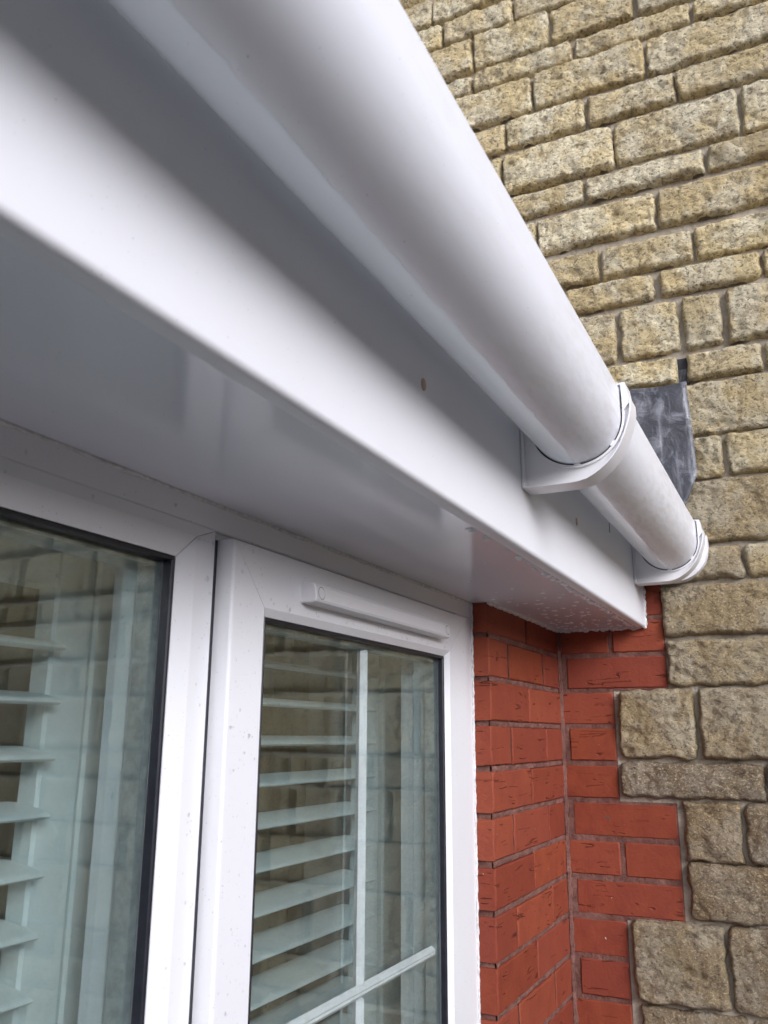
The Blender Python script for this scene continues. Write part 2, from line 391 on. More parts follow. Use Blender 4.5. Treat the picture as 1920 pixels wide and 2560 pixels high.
# ------------------------------------------------------------------ unseen hedge added behind the camera to block the low sky
hg = MB(); vs = []; NX, NP = 120, 16
for i in range(NX + 1):
    for j in range(NP):
        t = math.pi * j / (NP - 1); x = -14 + 24 * i / NX
        p = Vector((x, -6.8 - 0.0, 0)); ry, rz = 0.8, 3.2
        y = -6.8 + ry * math.copysign(abs(math.cos(t)) ** 0.35, math.cos(t)); z_ = GROUND + rz * abs(math.sin(t)) ** 0.35
        n_ = noise.noise(Vector((x * 1.4, y * 2, z_ * 1.4))) * 0.25 + noise.noise(Vector((x * 5, y * 5, z_ * 5))) * 0.09
        vs.append((x, y + n_, max(GROUND, z_ + n_ * 0.8)))
hg.add(vs, [(i*NP+j, i*NP+j+1, (i+1)*NP+j+1, (i+1)*NP+j) for i in range(NX) for j in range(NP - 1)])
tag(hg.build("sky_blocker_hedge", m_simple("blocker_leaves", (0.035, 0.055, 0.022), 0.8, 0, 25, 0.4, 1.0, 0.05), loc=(-2, -6.8, GROUND), smooth=True), "tall dark green hedge, added out of view to block low sky light", "hedge")

# ------------------------------------------------------------------ stone wall (faces -x, plane x = 0)
COURSES = [(2.555,2.468),(2.452,2.384),(2.373,2.268),(2.252,2.198),(2.186,2.086),(2.068,1.990),(1.972,1.855),(1.838,1.778),
 (1.757,1.663),(1.637,1.561),(1.545,1.486),(1.468,1.346),(1.329,1.270),(1.258,1.142),(1.133,1.046),(1.035,0.903),
 (0.888,0.826),(0.812,0.711),(0.697,0.609),(0.597,0.464),(0.451,0.386),(0.377,0.269),(0.264,0.162),(0.152,0.007),(-0.003,-0.070)]
# ends (y of left edge, y of right edge) of every block seen in each course
BL = {0:[(.395,.289),(.279,.048)],1:[(.345,.257),(.247,.051),(.042,-.124)],2:[(.308,.168),(.159,-.044),(-.058,-.261),(-.276,-.459)],
 3:[(.272,.173),(.164,-.102),(-.114,-.395),(-.408,-.585)],4:[(.238,.008),(-.004,-.277),(-.291,-.583)],
 5:[(.184,.085),(.074,-.126),(-.139,-.344),(-.352,-.572)],6:[(.186,.096),(.087,-.189),(-.200,-.477),(-.491,-.643)],
 7:[(.100,-.112),(-.122,-.392),(-.407,-.619)],8:[(.102,.012),(.003,-.277),(-.289,-.583)],9:[(.092,-.137),(-.147,-.353),(-.363,-.596)],
 10:[(-.059,-.260),(-.278,-.487),(-.498,-.611)],11:[(-.075,-.166),(-.182,-.306),(-.322,-.398),(-.413,-.553)],
 12:[(-.123,-.295),(-.323,-.471),(-.483,-.610)],13:[(-.190,-.266),(-.279,-.533)],14:[(-.180,-.372),(-.386,-.545)],15:[(-.262,-.532)],
 16:[(-.253,-.392),(-.402,-.543)],17:[(-.230,-.487)],18:[(-.232,-.477)],19:[(-.127,-.273),(-.286,-.465)],20:[(-.120,-.394),(-.404,-.517)],
 21:[(-.241,-.343),(-.356,-.464)],22:[(-.241,-.432)],23:[(-.127,-.294),(-.306,-.439)],24:[(-.135,-.323)]}
FULL = [.29, .21, .28, .15, .23, .10, .27, .13]
def stone_block(mb, y1, y0, z0, z1, cell, seed, tint, edge=0.010, H=0.017):
    y0, y1, z0, z1 = y0 - 0.0045, y1 + 0.0045, z0 - 0.0035, z1 + 0.0045
    """one rock-faced block between y0<y1 and z0<z1: rounded corners, uneven face"""
    ny = max(4, int((y1 - y0) / cell)); nz = max(4, int((z1 - z0) / cell))
    vs = []; rc = min(0.010, (z1 - z0) * 0.16) * random.Random(seed + 77).uniform(0.6, 1.5); rx = random.Random(seed)
    hy, hz = (y1 - y0) / 2, (z1 - z0) / 2; cy, cz = (y0 + y1) / 2, (z0 + z1) / 2
    dome = rx.uniform(0.5, 1.2); tilt = rx.uniform(-0.006, 0.006); H = H * rx.uniform(0.8, 1.15)
    for i in range(ny + 1):
        for j in range(nz + 1):
            u = -1 + 2 * i / ny; w = -1 + 2 * j / nz
            # denser near the borders
            u = math.sin(u * math.pi / 2) * 0.45 + u * 0.55; w = math.sin(w * math.pi / 2) * 0.45 + w * 0.55
            y = cy + u * hy; z = cz + w * hz
            qy = max(abs(u) * hy - (hy - rc), 0); qz = max(abs(w) * hz - (hz - rc), 0)
            inn = min(hy - abs(u) * hy, hz - abs(w) * hz)
            d = rc - math.hypot(qy, qz) if (qy > 0 and qz > 0) else inn
            p = Vector((seed * 3.17, y * 9, z * 9)); wob = fbm(p * 2.4, 3, 2.3, 0.6) * 0.0042 * (1 if cell < 0.01 else 0.5)
            d = d + wob
            t = max(0.0, min(1.0, d / edge)); prof = math.sqrt(max(0, 1 - (1 - t) ** 2))
            rough = fbm(Vector((seed * 5.1, (y + z * 0.6) * 16, (z - y * 0.25) * 22)), 3, 2.2, 0.6)
            fine = 0.0
            if cell < 0.01:
                fine = noise.noise(Vector((seed * 1.3, (y + z * .5) * 75, z * 60))) * 0.0024 + noise.noise(Vector((seed * 2.3, y * 170, z * 170))) * 0.0012
            x = -H * prof - (rough * 0.0056 - abs(rough) * 0.0045 + fine * 1.6) * t - 0.003 * dome * (1 - u * u) * (1 - w * w) * t + tilt * w * t
            if d < 0: x = 0.020
            else: x = 0.016 * (1 - prof) + x
            # ragged outline
            e = (1 - t) * 0.0035
            vs.append((x, y + noise.noise(Vector((seed, y * 40, z * 40))) * e, z + noise.noise(Vector((seed + 9, y * 40, z * 40))) * e))
    fs = [(i*(nz+1)+j, i*(nz+1)+j+1, (i+1)*(nz+1)+j+1, (i+1)*(nz+1)+j) for i in range(ny) for j in range(nz)]
    mb.add(vs, fs, tint)
wall = empty("stone_wall", (0, -0.25, GROUND), "buff rock-faced stone gable wall at right beyond the white gutter", "stone wall")
near = MB(); seed = 1
def brick_edge(z):           # outer end (negative y) of the brickwork at height z
    if z > 0.826: return None
    k = int(math.floor((0.75 - z) / 0.075)) + 1
    return -0.2250 if (k <= 2 or (k - 3) % 6 in (3, 4, 5)) else -0.1125
def tint_for(zc, rnd):
    hi = min(1, max(0, (zc - 0.45) / 1.0))             # the lower courses are the duller, greyer blocks
    return (min(1, max(0, 0.12 + 0.68 * hi + rnd.uniform(-0.14, 0.24))), rnd.random(), min(1, max(0, 0.75 - 0.6 * hi + rnd.uniform(-0.2, 0.3))))
rnd = random.Random(3)
def fill(z0, z1, ystart, direction, yend, cell):
    global seed
    y = ystart
    while (y < yend) if direction > 0 else (y > yend):
        w = rnd.choice(FULL) * rnd.uniform(0.94, 1.05)
        left = abs(yend - y)
        if w > left - 0.09: w = left
        a, b = (y + w, y) if direction > 0 else (y, y - w)
        stone_block(near, a, b, z0, z1, cell, seed, tint_for((z0 + z1) / 2, rnd), 0.014); seed += 1
        y += direction * (w + 0.013)
for ci, (zt, zb) in enumerate(COURSES):
    bl = BL[ci]
    for (a, b) in bl:
        stone_block(near, a, b, zb, zt, 0.0042, seed, tint_for((zt + zb) / 2, rnd)); seed += 1
    fill(zb, zt, bl[-1][1] - 0.013, -1, -3.0, 0.016)
    if zb > 0.82: fill(zb, zt, bl[0][0] + 0.012, 1, 2.2, 0.02)
# the courses above and below what the traced ones cover
hs_ = [0.064, 0.105, 0.085, 0.062, 0.130, 0.09, 0.066, 0.115]
z = 2.568; i = 0
while z < 3.9:
    h = hs_[i % 8]; fill(z, z + h, 2.2, -1, -3.0, 0.018); z += h + 0.014; i += 1
z = -0.086; i = 0
while z > GROUND + 0.1:
    h = hs_[(i + 3) % 8]; e = min(brick_edge(z - 0.01), brick_edge(z - h + 0.01)) - 0.012
    fill(z - h, z, e, -1, -3.0, 0.018); z -= h + 0.014; i += 1
near.build("stonework", M_stone, wall, smooth=True)
mm = MB()
def sheet_x(mb, xf, y0, y1, z0, z1, cell, seedv, amp=0.003):
    ny = max(1, int((y1 - y0) / cell)); nz = max(1, int((z1 - z0) / cell)); vs = []
    for i in range(ny + 1):
        for j in range(nz + 1):
            y = y0 + (y1 - y0) * i / ny; z = z0 + (z1 - z0) * j / nz
            vs.append((xf + fbm(Vector((seedv, y * 22, z * 22)), 2) * amp, y, z))
    mb.add(vs, [(i*(nz+1)+j, i*(nz+1)+j+1, (i+1)*(nz+1)+j+1, (i+1)*(nz+1)+j) for i in range(ny) for j in range(nz)])
sheet_x(mm, 0.0055, -0.66, -0.100, -0.1, 2.7, 0.009, 3.3)
sheet_x(mm, 0.0055, -0.100, 2.2, 0.80, 2.7, 0.03, 3.3)
sheet_x(mm, 0.008, -3.0, -0.66, GROUND, 4.0, 0.06, 3.3)
sheet_x(mm, 0.008, -0.66, -0.100, GROUND, -0.1, 0.06, 3.3)
sheet_x(mm, 0.008, -0.66, 2.2, 2.7, 4.0, 0.06, 3.3)
mm.box(0.016, 0.20, -3.0, 2.2, GROUND, 4.0)
mm.build("mortar", M_mortar_s, wall, smooth=False)

# ------------------------------------------------------------------ brickwork
def brick(mb, x0, x1, y0, y1, z0, z1, axis, seed, cell=0.012):
    """a brick whose showing face looks to -y (axis 'y') or -x (axis 'x'): bevelled box, face cut into a slightly warped grid"""
    r = random.Random(seed); tint = (r.random(), r.random(), r.random())
    bv = 0.0022
    j = lambda a: r.uniform(-a, a)
    if axis == 'y':
        u0, u1, w0, w1 = x0, x1, z0, z1; f0, f1 = y0 + j(.0012), y1
    else:
        u0, u1, w0, w1 = y0, y1, z0, z1; f0, f1 = x0 + j(.0012), x1
    w0 += j(.001); w1 += j(.001)
    nu = max(3, int((u1 - u0) / cell)); nw = max(3, int((w1 - w0) / cell))
    def P(u, w, f): return (u, f, w) if axis == 'y' else (f, u, w)
    us = [u0, u0 + bv] + [u0 + bv + (u1 - u0 - 2*bv) * i / nu for i in range(1, nu)] + [u1 - bv, u1]
    ws = [w0, w0 + bv] + [w0 + bv + (w1 - w0 - 2*bv) * i / nw for i in range(1, nw)] + [w1 - bv, w1]
    vs = []; NU, NW = len(us), len(ws)
    for i, u in enumerate(us):
        for k, w in enumerate(ws):
            edge = (i in (0, NU - 1)) or (k in (0, NW - 1))
            n = fbm(Vector((seed * 1.7, u * 22, w * 30)), 2) * 0.0012
            ju = noise.noise(Vector((seed, w * 60, 1.0))) * 0.0011; jw = noise.noise(Vector((seed, u * 60, 5.0))) * 0.0011
            vs.append(P(u + ju, w + jw, f0 + n + (bv if edge else 0)))
    fs = [(i*NW+k, i*NW+k+1, (i+1)*NW+k+1, (i+1)*NW+k) for i in range(NU - 1) for k in range(NW - 1)]
    # sides
    base = len(vs)
    loop = [(i, 0) for i in range(NU)] + [(NU-1, k) for k in range(1, NW)] + [(i, NW-1) for i in range(NU-2, -1, -1)] + [(0, k) for k in range(NW-2, 0, -1)]
    for (i, k) in loop: vs.append(P(us[i], ws[k], f1))
    n = len(loop)
    for a in range(n):
        b = (a + 1) % n; ia = loop[a][0]*NW + loop[a][1]; ib = loop[b][0]*NW + loop[b][1]
        fs.append((ia, ib, base + b, base + a))
    mb.add(vs, fs, tint)
pier = empty("brick_pier", (-0.2, 0, GROUND), "red painted brick pier and toothed corner between white window and stone wall", "brick wall")
bk = MB(); s = 100
for k in range(0, 30):
    zt = (10 - k + 1) * 0.075 - 0.005; zb = zt - 0.065
    if zb < GROUND - 0.05: break
    zb = max(zb, GROUND)
    if k >= 1:
        # face beside the window (plane y = 0)
        js = [-0.2425] if k % 2 else [-0.3590, -0.1290]
        ends = [-PW] + js + [-0.002]
        for a, b in zip(ends[:-1], ends[1:]):
            brick(bk, a + (0.0042 if a != -PW else 0), b - (0.0042 if b != -0.002 else 0.006), 0.0, 0.075, zb, zt, 'y', s, 0.010); s += 1
    # toothed bricks on the return (plane x = 0)
    ye = brick_edge((zt + zb) / 2)
    st = -0.016 if k % 2 == 0 else -0.0025
    if ye < -0.2:
        if k % 2: parts = [(st, -0.1080), (-0.1180, ye)]
        else: parts = [(st, ye)]
    else: parts = [(st, ye)]
    for a, b in parts:
        brick(bk, 0.0, 0.03, b, a, zb, zt, 'x', s, 0.010); s += 1
bk.build("brickwork", M_brick, pier, smooth=False, angle=math.radians(40))
bm_ = MB()
# recessed mortar behind the two faces, wavy
def sheet_y(mb, yf, x0, x1, z0, z1, cell, seedv, amp=0.0018):
    nx = int((x1 - x0) / cell); nz = int((z1 - z0) / cell); vs = []
    for i in range(nx + 1):
        for j in range(nz + 1):
            x = x0 + (x1 - x0) * i / nx; zz = z0 + (z1 - z0) * j / nz
            vs.append((x, yf + fbm(Vector((x * 30, seedv, zz * 30)), 2) * amp, zz))
    mb.add(vs, [(i*(nz+1)+j, i*(nz+1)+j+1, (i+1)*(nz+1)+j+1, (i+1)*(nz+1)+j) for i in range(nx) for j in range(nz)])
sheet_y(bm_, 0.0185, -PW + 0.006, 0.008, -0.2, SZ + 0.004, 0.012, 8.8, 0.001)
for k in range(1, 13):
    zc = (10 - k) * 0.075; nx = 90; vs = []
    for i in range(nx + 1):
        x = -PW + 0.003 + (PW - 0.003) * i / nx
        for j, (dz, dy) in enumerate(((-0.0068, 0.006), (-0.0045, 0.0), (0.0, -0.0006), (0.0045, 0.0), (0.0068, 0.006))):
            vs.append((x, 0.0034 + dy + fbm(Vector((x * 60, k * 3.3, dz * 200)), 2) * 0.0022, zc + dz + noise.noise(Vector((x * 45, k, j))) * 0.0010))
    bm_.add(vs, [(i*5+j, i*5+j+1, (i+1)*5+j+1, (i+1)*5+j) for i in range(nx) for j in range(4)])
sheet_y(bm_, 0.0045, -PW + 0.005, 0.0, GROUND, -0.2, 0.05, 8.8)
bm_.box(-PW + 0.005, -PW + 0.009, 0.0065, 0.075, GROUND, SZ + 0.004)
for k in range(0, 30):
    zt = (11 - k) * 0.075; zb = max(zt - 0.075, GROUND)
    if zt < GROUND: break
    ye = brick_edge((zt + zb) / 2)
    sheet_x(bm_, 0.0024, ye - 0.002, 0.0, zb, zt, 0.008, 5.5, 0.0012) if zb > -0.15 else sheet_x(bm_, 0.0052, ye - 0.002, 0.0, zb, zt, 0.04, 5.5, 0.0012)
# core of the pier
bm_.box(-PW + 0.010, 0.004, 0.022, 0.075, GROUND, SZ + 0.003)
# bullnose of mortar in the internal corner
pts = [(-0.001 + 0.0022 * fbm(Vector((z_ * 45, 0, 0)), 3), 0.0005 + 0.0016 * fbm(Vector((z_ * 50, 9, 0)), 3), z_) for z_ in np.arange(-0.25, SZ, 0.004)]
bm_.tube(pts, [0.0062 + 0.0030 * fbm(Vector((p[2] * 38, 3, 0)), 3) for p in pts], 7)
np0 = len(bm_.f)
for k in range(1, 13):  # upright joints: dirty fill, darkened to stand in for shade deep in the gap
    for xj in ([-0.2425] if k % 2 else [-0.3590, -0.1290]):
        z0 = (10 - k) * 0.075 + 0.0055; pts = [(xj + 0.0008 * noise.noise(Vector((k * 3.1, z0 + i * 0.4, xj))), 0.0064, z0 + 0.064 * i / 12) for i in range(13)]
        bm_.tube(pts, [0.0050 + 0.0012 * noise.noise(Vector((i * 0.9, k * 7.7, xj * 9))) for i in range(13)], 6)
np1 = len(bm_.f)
mo = bm_.build("mortar", M_mortar_b, pier, smooth=False)
mo.data.materials.append(m_mortar("joint_shade_mortar", (0.035, 0.014, 0.010), (0.075, 0.032, 0.024)))
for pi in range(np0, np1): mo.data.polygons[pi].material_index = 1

# ------------------------------------------------------------------ soffit, fascia
sof = MB(); sof.box(-3.3, -0.001, FY + 0.010, R_ + 0.06, SZ, SZ + 0.010, 0.001)
soffit = empty("soffit_board", (-1.6, -0.08, SZ), "glossy white plastic soffit board under the fascia above the window", "soffit")
sof.build("board", M_soffit, soffit)
fas = MB()
prof = [(FY + 0.018, SZ + 0.0108), (FY + 0.018, SZ + 0.001), (FY + 0.017, SZ - 0.0025)]
for a in range(0, 7):
    t = math.radians(-90 - a * 15); prof.append((FY + 0.006 + 0.006 * math.cos(t), SZ + 0.0030 + 0.006 * math.sin(t)))
prof += [(FY, 0.955), (FY + 0.018, 0.955)]
fas.prism_x(prof, -3.3, -0.008)
fascia = empty("fascia_board", (-1.6, FY, SZ), "long white plastic fascia board running below the gutter", "fascia")
fas.build("board", M_fascia, fascia, angle=math.radians(50))
for nm, (x, z_) in {"a": (-1.2013, 0.8279), "b": (-0.5969, 0.8286)}.items():
    c = MB(); vs = []; n = 20
    for rr, dy in ((0.0052, 0.0), (0.0048, -0.0012), (0.003, -0.0016), (0.0008, -0.0017)):
        for k in range(n): a = 2 * math.pi * k / n; vs.append((x + rr * math.cos(a), FY + dy, z_ + rr * 1.25 * math.sin(a)))
    c.add(vs, [(r_*n+k, r_*n+(k+1)%n, (r_+1)*n+(k+1)%n, (r_+1)*n+k) for r_ in range(3) for k in range(n)] + [tuple(range(3*n, 4*n))])
    c.build("nail_cap", M_cap, fascia, smooth=True)
c = MB(); c.box(-0.3395, -0.3365, FY - 0.0006, FY + 0.001, 0.866, 0.884); c.build("drain_slot", M_dark, fascia)
def wobble_bead(mb, p0, p1, r, seedv, n=60, push=(0, 0, 0), amp=0.6):
    p0, p1 = Vector(p0), Vector(p1); pts = []; rs = []
    for i in range(n + 1):
        t = i / n; q = p0.lerp(p1, t); w = fbm(Vector((t * n * 0.17, seedv, 0)), 3)
        pts.append(q + Vector(push) * w * r * amp); rs.append(r * (1 + 0.45 * fbm(Vector((t * n * 0.31, seedv + 5, 0)), 2)))
    mb.tube(pts, rs, 7)
sb = MB()
wobble_bead(sb, (-PW - 0.002, -0.001, SZ - 0.001), (-0.002, -0.001, SZ - 0.001), 0.0038, 1.0, 150, (0, 0, -1), 0.8)
wobble_bead(sb, (-0.002, -0.002, SZ - 0.001), (-0.003, FY + 0.010, SZ - 0.001), 0.0042, 2.0, 80, (0, 0, -1), 1.1)
sb.build("sealant_bead", M_sealant, soffit, smooth=True)
sb = MB()
wobble_bead(sb, (-0.006, FY + 0.001, SZ - 0.004), (-0.006, FY + 0.001, 0.87), 0.0042, 4.0, 60, (0, -1, 0), 0.9)
sb.build("sealant_bead", M_sealant, fascia, smooth=True)

# ------------------------------------------------------------------ gutter
LIP = 0.0330
def gutter_profile(ro, ri, lip, n=40, a0=0, a1=180, bead=True):
    out = [(GY + ro, GZ + lip)]; 
    for i in range(n + 1):
        t = math.radians(-180.0 * i / n); out.append((GY + ro * math.cos(t), GZ + ro * math.sin(t)))
    if bead:
        out += [(GY - ro, GZ + lip - 0.004), (GY - ro - 0.0025, GZ + lip - 0.001), (GY - ro - 0.001, GZ + lip + 0.003), (GY - ri, GZ + lip + 0.003)]
    else: out += [(GY - ro, GZ + lip), (GY - ri, GZ + lip)]
    for i in range(n + 1):
        t = math.radians(-180 + 180.0 * i / n); out.append((GY + ri * math.cos(t), GZ + ri * math.sin(t)))
    out.append((GY + ri, GZ + lip)); return out
def arc_band(mb, x0, x1, ro, ri, a0, a1, n=36):
    """solid band of a ring round the gutter axis between angles a0..a1 (degrees)"""
    pts = [(GY + ro * math.cos(math.radians(a0 + (a1 - a0) * i / n)), GZ + ro * math.sin(math.radians(a0 + (a1 - a0) * i / n))) for i in range(n + 1)]
    pts += [(GY + ri * math.cos(math.radians(a1 + (a0 - a1) * i / n)), GZ + ri * math.sin(math.radians(a1 + (a0 - a1) * i / n))) for i in range(n + 1)]
    mb_prism(mb, pts, x0, x1)
def mb_prism(mb, pts, x0, x1):
    n = len(pts); h = n // 2
    vs = [(x0, y, z) for y, z in pts] + [(x1, y, z) for y, z in pts]
    fs = [(i, i + n, (i + 1) % n + n, (i + 1) % n) for i in range(n)]
    for i in range(h - 1):                      # end faces as strips of quads
        a, b, c_, d = i, i + 1, n - 2 - i, n - 1 - i
        fs.append((a, b, c_, d)); fs.append((a + n, d + n, c_ + n, b + n))
    mb.add(vs, fs)
def thin_u(mb, x0, x1, ro, ri, lip, n=48):
    pts = [(GY + ro, GZ + lip)] + [(GY + ro * math.cos(math.radians(-180 * i / n)), GZ + ro * math.sin(math.radians(-180 * i / n))) for i in range(n + 1)] + [(GY - ro, GZ + lip)]
    pin = [(GY + ri, GZ + lip)] + [(GY + ri * math.cos(math.radians(-180 * i / n)), GZ + ri * math.sin(math.radians(-180 * i / n))) for i in range(n + 1)] + [(GY - ri, GZ + lip)]
    mb_prism(mb, pts + pin[::-1], x0, x1)
g1 = empty("gutter_run", (-2.0, GY, GZ), "long near length of white half-round gutter crossing the top of the picture", "gutter", "lengths of white gutter")
gb = MB(); thin_u(gb, -3.3, -0.868, GR, GR - 0.0022, LIP)
gb.tube([(-3.3, GY - GR + 0.0024, GZ + LIP - 0.0005), (-0.868, GY - GR + 0.0024, GZ + LIP - 0.0005)], 0.0026, 12)
gb.build("channel", M_gutter, g1, angle=math.radians(35))
g2 = empty("gutter_run", (-0.5, GY, GZ), "short far length of grubby white gutter between two brackets, ending at the stone wall", "gutter", "lengths of white gutter")
gb = MB(); thin_u(gb, -0.866, -0.046, GR, GR - 0.0022, LIP)
gb.tube([(-0.866, GY - GR + 0.0024, GZ + LIP - 0.0005), (-0.046, GY - GR + 0.0024, GZ + LIP - 0.0005)], 0.0026, 12)
gb.build("channel", M_gutter, g2, angle=math.radians(35))
se = MB()                                     # stop end: cup with a stepped rim
thin_u(se, -0.060, -0.010, GR + 0.0038, GR + 0.0004, LIP)
thin_u(se, -0.036, -0.010, GR + 0.0125, GR + 0.0030, LIP - 0.010)
pts = [(GY + (GR + .0125) * math.cos(math.radians(-180 * i / 40)), GZ + (GR + .0125) * math.sin(math.radians(-180 * i / 40))) for i in range(41)]
se.prism_x(pts[::1], -0.012, -0.008)
se.build("stop_end", M_vent, g2, angle=math.radians(35))

def bracket(x0, label):
    root = empty("gutter_bracket", (x0, FY, 0.81), label, "bracket", "white gutter brackets on the fascia")
    b = MB(); x1 = x0 + 0.036
    outer = [(FY - 0.0015, 0.8087), (-0.2223, 0.8086), (-0.2400, 0.8084), (-0.2554, 0.8088), (-0.2650, 0.8098), (-0.2737, 0.8118), (-0.2820, 0.8160), (-0.2903, 0.8215), (-0.2985, 0.8280), (-0.3052, 0.8350),
             (-0.3112, 0.8430), (-0.3162, 0.8510), (-0.3210, 0.8620), (-0.3255, 0.8740), (-0.3285, 0.8840), (-0.3300, 0.8930), (-0.3300, 0.9050)]
    ri = 0.0582; n = len(outer)
    web_o = [(FY - 0.0015, z_) for z_ in (0.925, 0.905, 0.885, 0.865, 0.845, 0.825)] + outer; web_i = []
    for (y, z_) in web_o:                       # inner edge of the web follows the gutter
        t = math.atan2(z_ - GZ, y - GY)
        web_i.append((GY + ri, z_) if 0 <= t < 1.5 else ((GY - ri, z_) if t > 1.5 else (GY + ri * math.cos(t), GZ + ri * math.sin(t))))
    pts = web_o + web_i[::-1]
    mb_prism(b, pts, x0 + 0.0065, x0 + 0.0100)   # the web
    b.build("web", M_vent, root, angle=math.radians(40))
    b = MB()                                    # outer flange along the outline
    off = []
    for i, (y, z_) in enumerate(outer):
        a = outer[max(i-1, 0)]; c_ = outer[min(i+1, n-1)]; d = Vector((c_[0]-a[0], c_[1]-a[1])).normalized(); nn = Vector((-d.y, d.x))
        off.append((y - nn.x * -0.0020, z_ - nn.y * -0.0020))
    inn = outer
    mb_prism(b, [(y, z_) for y, z_ in off] + [p for p in inn[::-1]], x0, x1)
    b.build("flange", M_vent, root, angle=math.radians(40))
    b = MB()                                    # inner cradle ring + clip over the lip
    arc_band(b, x0 + 0.0020, x1, ri + 0.0028, ri, -6, -186, 40)
    b.box(x0 + 0.0035, x1, GY - ri - 0.0028, GY - ri, GZ - 0.002, GZ + LIP + 0.008)
    b.box(x0 + 0.0035, x1, GY - ri - 0.0018, GY - ri + 0.010, GZ + LIP + 0.0055, GZ + LIP + 0.0080)
    b.build("cradle", M_vent, root, angle=math.radians(40))
    b = MB()
    b.add(*( [[(x0 + 0.0005, -0.3300, 0.900), (x0 + 0.0005, -0.3262, 0.9270), (x0 + 0.0005, GY - ri, 0.9270), (x0 + 0.0005, GY - ri - 0.001, 0.890),
               (x1, -0.3300, 0.900), (x1, -0.3262, 0.9270), (x1, GY - ri, 0.9270), (x1, GY - ri - 0.001, 0.890)],
              [(0,1,2,3),(4,7,6,5),(0,4,5,1),(1,5,6,2),(2,6,7,3),(3,7,4,0)]]))
    b.build("lip_clip", M_vent, root)
    b = MB(); arc_band(b, x0 + 0.0045, x0 + 0.012, ri + 0.0004, GR - 0.0004, 6, -190, 44); b.build("gap_shade_seal", M_gasket, root)  # black seal ring added to stand in for shade in the cradle gap
    for a in (-90, -141):                       # little tabs that hold the channel
        b = MB(); arc_band(b, x0 + 0.0015, x0 + 0.010, ri + 0.001, GR + 0.0001, a - 4, a + 4, 4)
        b.build("retaining_tab", M_vent, root)
    b = MB(); b.box(x0 - 0.001, x1 + 0.001, FY - 0.0045, FY - 0.0002, 0.8070, 0.95, 0.0012); b.build("back_plate", M_vent, root)
    return root
bracket(-0.888, "white gutter bracket joining the two gutter lengths, nearer of the two")
bracket(-0.116, "white gutter bracket beside the stop end at the stone wall, farther of the two")

# ------------------------------------------------------------------ lead flashing
def poly_in(pt, poly):
    x, y = pt; c_ = False; j = len(poly) - 1
    for i in range(len(poly)):
        if (poly[i][1] > y) != (poly[j][1] > y) and x < (poly[j][0]-poly[i][0])*(y-poly[i][1])/(poly[j][1]-poly[i][1]) + poly[i][0]: c_ = not c_
        j = i
    return c_
ld = MB(); n = 34; k_ = 44; vs = []
for i in range(n + 1):
    for j in range(k_ + 1):
        t = j / k_; z_ = 0.93 + (1.2600 - 0.93) * t
        # right edge of the sheet by height
        if z_ > 1.04: ye = -0.3250 + (z_ - 1.04) / 0.22 * 0.0080
        else: ye = -0.3250 + (1.04 - z_) / 0.0655 * 0.029
        y = 0.02 + (ye - 0.02) * (i / n); zz = z_ + 0.0035 * math.sin(y * 30) * t
        x = -0.043 + fbm(Vector((y * 9, z_ * 9, 1)), 3) * 0.006 + (0.012 if t > 0.97 else 0)
        if z_ < 1.05 and i > n - 4: x -= 0.004 * (i - n + 4) / 3
        vs.append((x, y, zz))
m0 = len(vs); vs += [(x + 0.002, y, z_) for x, y, z_ in vs]
fs = []
W_ = k_ + 1
for i in range(n):
    for j in range(k_):
        q = (i*W_+j, i*W_+j+1, (i+1)*W_+j+1, (i+1)*W_+j); fs.append(q); fs.append(tuple(v_ + m0 for v_ in q[::-1]))
edge = [(i, 0) for i in range(n + 1)] + [(n, j) for j in range(1, W_)] + [(i, k_) for i in range(n - 1, -1, -1)] + [(0, j) for j in range(k_ - 1, 0, -1)]
for a in range(len(edge)):
    b = (a + 1) % len(edge); ia = edge[a][0]*W_+edge[a][1]; ib = edge[b][0]*W_+edge[b][1]
    fs.append((ia, ia + m0, ib + m0, ib))
ld.add(vs, fs)
tag(ld.build("lead_flashing", M_lead, loc=(-0.02, -0.2, 1.1), smooth=True), "dull grey lead flashing patch on the stone wall beside the gutter", "flashing")
# weep vent in the joint above it
wv = empty("weep_vent", (0, -0.309, 1.26), "small black slotted weep vent in the stone joint above the lead flashing", "vent")
b = MB(); b.box(0.001, 0.016, -0.3205, -0.2985, 1.250, 1.327); b.build("body", M_dark, wv)
b = MB()
for i in range(7): b.box(-0.0015, 0.001, -0.3185 + i*0.003, -0.3170 + i*0.003, 1.262, 1.300)
b.build("louvres", m_simple("grey_plastic", (0.12, 0.12, 0.125), 0.5), wv)

# ------------------------------------------------------------------ roof over the bay
rf = empty("lean_to_roof", (-1.6, -0.2, 0.96), "brown tiled lean-to roof hidden behind the gutter", "roof")
b = MB()
for i in range(7):
    y0 = -0.235 + i * 0.20; z0 = 0.962 + i * 0.078
    b.add([(-3.3, y0, z0), (-0.01, y0, z0), (-0.01, y0 + 0.26, z0 + 0.085), (-3.3, y0 + 0.26, z0 + 0.085),
           (-3.3, y0, z0 + 0.014), (-0.01, y0, z0 + 0.014), (-0.01, y0 + 0.26, z0 + 0.099), (-3.3, y0 + 0.26, z0 + 0.099)],
          [(0,3,2,1),(4,5,6,7),(0,1,5,4),(1,2,6,5),(2,3,7,6),(3,0,4,7)])
b.build("tile_courses", M_tile, rf)
b = MB(); b.box(-3.3, -0.01, FY + 0.018, 1.2, 0.90, 0.955); b.build("roof_board", M_dark, rf)

